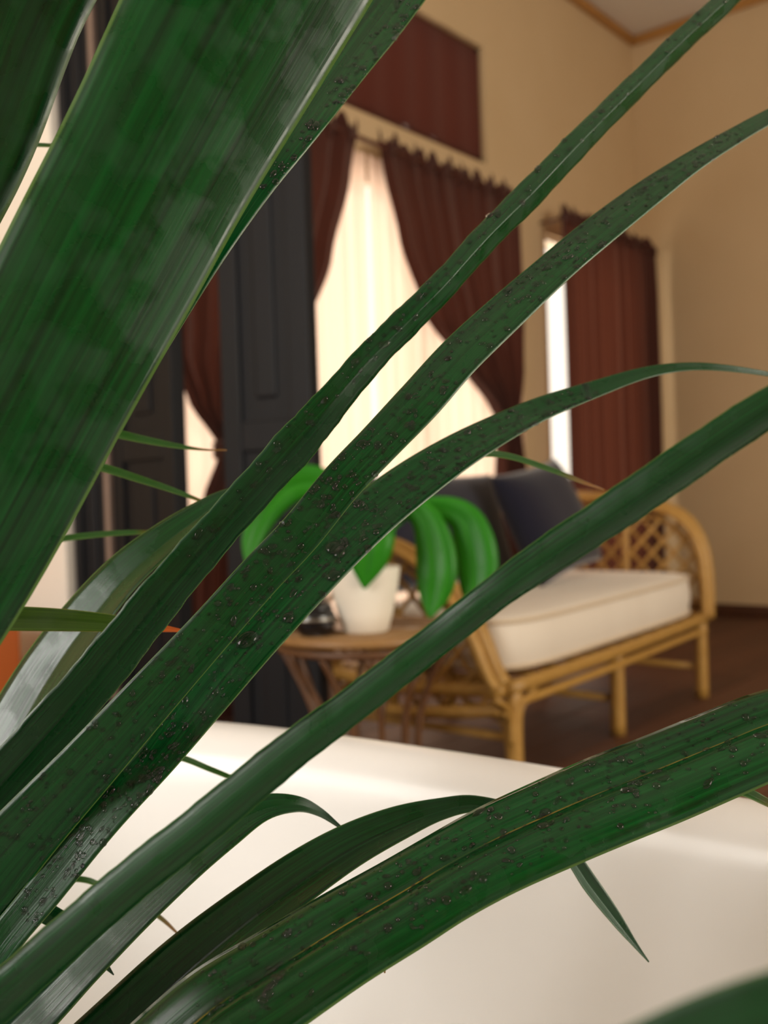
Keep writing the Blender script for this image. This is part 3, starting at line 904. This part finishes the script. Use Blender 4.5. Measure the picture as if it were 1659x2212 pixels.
L4 = pleaf([(-150, 2260, 0.425, 120), (-11, 2057, 0.431, 80), (99, 1921, 0.436, 80), (220, 1771, 0.442, 82), (345, 1630, 0.455, 88), (440, 1505, 0.469, 108), (540, 1385, 0.483, 112), (640, 1275, 0.498, 112), (725, 1185, 0.513, 112), (810, 1105, 0.529, 108), (900, 1035, 0.545, 98), (990, 975, 0.560, 82), (1080, 925, 0.575, 66),
            (1170, 882, 0.590, 52), (1280, 842, 0.602, 38), (1390, 806, 0.615, 26), (1480, 792, 0.625, 18), (1570, 795, 0.632, 14), (1680, 812, 0.642, 9), (1780, 840, 0.650, 3)],
           'leaf_pale', tilt=[(0, .3), (.2, .42), (.35, .46), (.5, .52), (.65, .68), (.8, .6), (1, .5)], fold=.05, seed=4, label='arching leaf dotted with water drops')
droplets(L4, .08, .74, -.85, .9, 560, 110, 4, .0019)
droplets(L4, .30, .48, -.2, .8, 3, 7, 41, .0045)
# dark folded leaf, like a stem
vprof = [(-1, .55), (-.7, .1), (-.4, -.35), (-.15, -.62), (0, -.7), (.15, -.62), (.4, -.35), (.7, .1), (1, .55)]
vprof = [(s_, -h_ * .45) for s_, h_ in vprof]
L5 = pleaf([(-200, 2340, .36, 110), (-60, 2210, .36, 104), (60, 2105, .36, 100), (180, 1998, .36, 96), (300, 1895, .36, 94), (420, 1800, .36, 92), (540, 1700, .36, 88), (640, 1618, .36, 84), (760, 1528, .36, 78), (850, 1458, .36, 76), (950, 1380, .36, 74), (1080, 1278, .355, 76), (1180, 1207, .355, 84),
            (1300, 1128, .35, 88), (1420, 1046, .345, 90), (1560, 950, .34, 88), (1680, 872, .335, 84), (1850, 765, .33, 60), (2000, 690, .33, 10)],
           'leaf', prof=vprof, tilt=-.32, wave=.03, seed=5, label='folded leaf like a stem')
# lower leaves
L6 = pleaf([(-120, 2340, .47, 170), (50, 2180, .475, 160), (170, 2062, .48, 140), (290, 1950, .485, 120), (400, 1852, .49, 108), (490, 1785, .495, 92), (570, 1745, .50, 56), (640, 1737, .505, 34), (690, 1754, .51, 18), (740, 1790, .515, 5)],
           'leaf', tilt=.4, fold=.3, seed=6, label='short leaf with a bent dry tip')
L7 = pleaf([(60, 2400, .47, 130), (250, 2235, .475, 140), (400, 2095, .48, 132), (540, 1980, .485, 118), (660, 1893, .49, 108), (760, 1830, .495, 92), (860, 1782, .50, 72), (950, 1750, .505, 46), (1030, 1738, .51, 34), (1130, 1760, .515, 22), (1220, 1835, .52, 30), (1275, 1912, .52, 36), (1330, 1985, .52, 27), (1370, 2038, .52, 12), (1402, 2078, .52, 2)],
           'leaf', tilt=.55, fold=.4, seed=7, label='arching leaf with a drooping tip')
wprof = [(-1, -.10), (-.86, .0), (-.7, .06), (-.5, .04), (-.3, -.03), (-.18, -.08), (-.10, -.04), (0, .06), (.15, .14), (.35, .16), (.6, .10), (.82, .0), (1, -.12)]
L8 = pleaf([(150, 2480, 0.395, 240), (310, 2330, 0.400, 235), (460, 2195, 0.405, 225), (590, 2110, 0.413, 214), (735, 2018, 0.421, 200), (860, 1945, 0.429, 192), (960, 1885, 0.435, 186), (1070, 1825, 0.443, 188), (1190, 1770, 0.452, 190), (1310, 1718, 0.461, 192), (1430, 1670, 0.470, 190), (1550, 1620, 0.476, 186), (1680, 1568, 0.482, 180), (1850, 1520, 0.490, 150), (2050, 1490, 0.500, 20)],
           'leaf_rib', tilt=.62, prof=wprof, seed=8, label='broad wet leaf with a golden rib')
droplets(L8, .12, .85, -.85, .75, 420, 75, 8, .0021)
# blurred near leaf at the lower right
L9 = pleaf([(900, 2640, .17, 150), (1180, 2440, .165, 190), (1450, 2305, .16, 210), (1700, 2215, .155, 220), (1950, 2140, .15, 180), (2250, 2080, .15, 30)], 'leaf', tilt=-.1, fold=.1, seed=9, label='leaf close to the tub')
# paler arching leaf behind
L10 = pleaf([(-160, 1880, .54, 130), (-60, 1725, .545, 125), (25, 1585, .55, 118), (105, 1450, .555, 108), (185, 1340, .56, 98), (268, 1243, .565, 84), (350, 1172, .57, 70), (420, 1120, .575, 54), (480, 1080, .58, 36), (540, 1058, .585, 20), (610, 1055, .59, 4)],
            'leaf_pale', tilt=.85, tiltend=.95, fold=.25, seed=10, label='arching leaf with a pale sheen')
# thin leaf ends
def thin(pts, mt='leaf_thin', tl=.5, fo=.5, **kw):
    return pleaf(pts, mt, tilt=tl, fold=fo, thick=.0004, **kw)
thin([(-60, 880, .62, 26), (90, 905, .63, 22), (235, 934, .64, 18), (310, 950, .645, 15), (380, 963, .65, 10), (440, 971, .655, 4), (490, 972, .66, 2)], tipfrom=.97, label='thin leaf tip')
thin([(-60, 960, .60, 26), (80, 980, .61, 22), (205, 1006, .62, 18), (300, 1035, .625, 15), (370, 1058, .63, 11), (430, 1080, .635, 6), (478, 1100, .64, 2)], tipfrom=.97, label='thin leaf with a brown tip')
thin([(-40, 1200, .66, 12), (110, 1168, .67, 13), (200, 1156, .675, 12), (290, 1150, .68, 9), (380, 1150, .685, 2)], label='thin leaf tip')
thin([(-220, 1335, 0.510, 60), (-60, 1335, 0.516, 54), (60, 1337, 0.521, 52), (160, 1341, 0.525, 46), (260, 1348, 0.529, 34), (340, 1356, 0.533, 18), (400, 1363, 0.535, 4)], 'leaf_olive', .2, .2, tipfrom=.955, label='olive leaf with an orange tip')
thin([(300, 1720, .56, 30), (520, 1440, .58, 30), (760, 1190, .60, 28), (920, 1040, .62, 24), (1000, 990, .63, 18), (1050, 980, .635, 14), (1110, 988, .64, 12), (1200, 1018, .645, 10), (1260, 1042, .65, 7), (1306, 1058, .655, 2)], tl=.4, label='thin leaf tip')
thin([(100, 1640, .60, 16), (250, 1610, .60, 16), (380, 1634, .605, 13), (450, 1660, .61, 11), (530, 1694, .612, 8), (620, 1745, .615, 2)], label='thin leaf tip')
thin([(20, 1900, .58, 14), (170, 1899, .585, 12), (225, 1918, .59, 11), (300, 1952, .592, 10), (350, 1985, .594, 8), (392, 2024, .596, 2)], label='thin leaf tip')
thin([(60, 1625, .62, 14), (130, 1598, .62, 13), (185, 1596, .622, 10), (240, 1612, .624, 3)], label='thin leaf tip')
thin([(1300, 1690, .49, 30), (1480, 1670, .49, 30), (1590, 1702, .49, 24), (1680, 1742, .49, 16), (1760, 1790, .49, 3)], root=None, label='thin leaf tip') if False else None
thin([(500, 2180, .50, 30), (900, 1960, .50, 30), (1300, 1750, .50, 30), (1480, 1690, .50, 28), (1590, 1705, .50, 22), (1660, 1735, .50, 16), (1760, 1790, .50, 3)], label='thin leaf tip')
thin([(420, 2330, .50, 26), (640, 2130, .50, 24), (760, 2040, .50, 22), (812, 2040, .50, 12), (826, 2070, .50, 9), (832, 2102, .50, 2)], label='thin leaf tip')
thin([(-200, 1900, .50, 40), (0, 1930, .50, 40), (110, 1978, .50, 42), (165, 2020, .50, 38), (210, 2065, .50, 22), (246, 2106, .50, 2)], 'leaf', .2, .2, label='short leaf tip')
thin([(-60, 316, .60, 8), (40, 312, .60, 8), (110, 314, .60, 7), (190, 318, .60, 2)], label='thin leaf tip')

# ------------------------------------------------------------------ small potted plant and black jar on the side table
pc = at(790, 1340, 1.99); PCX, PCY = pc.x, pc.y
sp_ = thing('potted_plant', 'bright green broad-leaved plant in a white tapered pot on the side table', 'potted plant', (PCX, PCY, TZ))
obj('pot', lathe([(0, 0), (.040, 0), (.045, .003), (.056, .04), (.066, .085), (.0715, .124), (.0715, .128), (.067, .129), (.064, .124), (.061, .107), (0, .107)], (PCX, PCY, TZ), 48), 'potwhite', sp_)
obj('soil', lathe([(0, .113), (.04, .111), (.062, .108), (.062, .105), (0, .105)], (PCX, PCY, TZ), 30), 'soil', sp_)
PR = V((PCX, PCY, TZ + .108))
def sleaf(pts, **kw):
    wp = [(-1, -.12), (-.7, -.01), (-.35, .02), (-.1, -.03), (0, -.06), (.1, -.03), (.35, .02), (.7, -.01), (1, -.12)]
    pts = [(a, b, c * .825, d * 1.15) for a, b, c, d in pts]
    return leaf(sp_, pts, 'leaf_bright', prof=wp, root=PR + V((rr.uniform(-.015, .015), rr.uniform(-.015, .015), 0)), rootdir=V((0, 0, .07)), thick=.001, root_w=.25, **kw)
sleaf([(770, 1150, 2.42, 20), (740, 1085, 2.43, 40), (690, 1046, 2.44, 62), (635, 1048, 2.44, 66), (590, 1085, 2.43, 58), (560, 1130, 2.42, 50), (543, 1175, 2.41, 36), (535, 1215, 2.40, 10)], tilt=.2)
sleaf([(800, 1140, 2.40, 20), (805, 1090, 2.38, 40), (803, 1080, 2.35, 62), (800, 1120, 2.32, 88), (797, 1170, 2.30, 96), (793, 1220, 2.30, 70), (787, 1272, 2.31, 6)], tilt=.0)
sleaf([(820, 1150, 2.42, 20), (850, 1105, 2.43, 30), (890, 1098, 2.43, 44), (922, 1130, 2.42, 58), (938, 1185, 2.41, 74), (942, 1240, 2.40, 76), (936, 1290, 2.40, 56), (928, 1335, 2.40, 8)], tilt=-.2)
sleaf([(830, 1150, 2.44, 20), (880, 1105, 2.46, 32), (950, 1098, 2.47, 44), (1000, 1120, 2.46, 62), (1022, 1170, 2.45, 78), (1030, 1230, 2.44, 78), (1028, 1285, 2.43, 56), (1022, 1330, 2.43, 6)], tilt=-.2)
sleaf([(790, 1140, 2.45, 20), (780, 1090, 2.50, 40), (760, 1050, 2.56, 60), (745, 1045, 2.63, 60), (735, 1080, 2.68, 30), (730, 1110, 2.70, 4)], tilt=.3)
jc = at(680, 1350, 1.96)
jar = thing('jar', 'small round black jar beside the white pot', 'jar', (jc.x, jc.y, TZ))
JK = .84
def jprof(p):
    return [(a * JK, b * JK) for a, b in p]
obj('body', lathe(jprof([(0, 0), (.034, 0), (.044, .012), (.050, .032), (.049, .048), (.042, .060), (0, .060)]), (jc.x, jc.y, TZ), 36), 'black', jar)
obj('lid', lathe(jprof([(0, .060), (.042, .060), (.043, .066), (.034, .076), (.015, .083), (.008, .085), (.009, .092), (.006, .096), (0, .097)]), (jc.x, jc.y, TZ), 36), 'black', jar)
obj('band', tubem([(jc.x + .0495 * JK * math.cos(2 * math.pi * i / 32), jc.y + .0495 * JK * math.sin(2 * math.pi * i / 32), TZ + .040 * JK) for i in range(32)], .0035, 6, True), 'metal', jar)
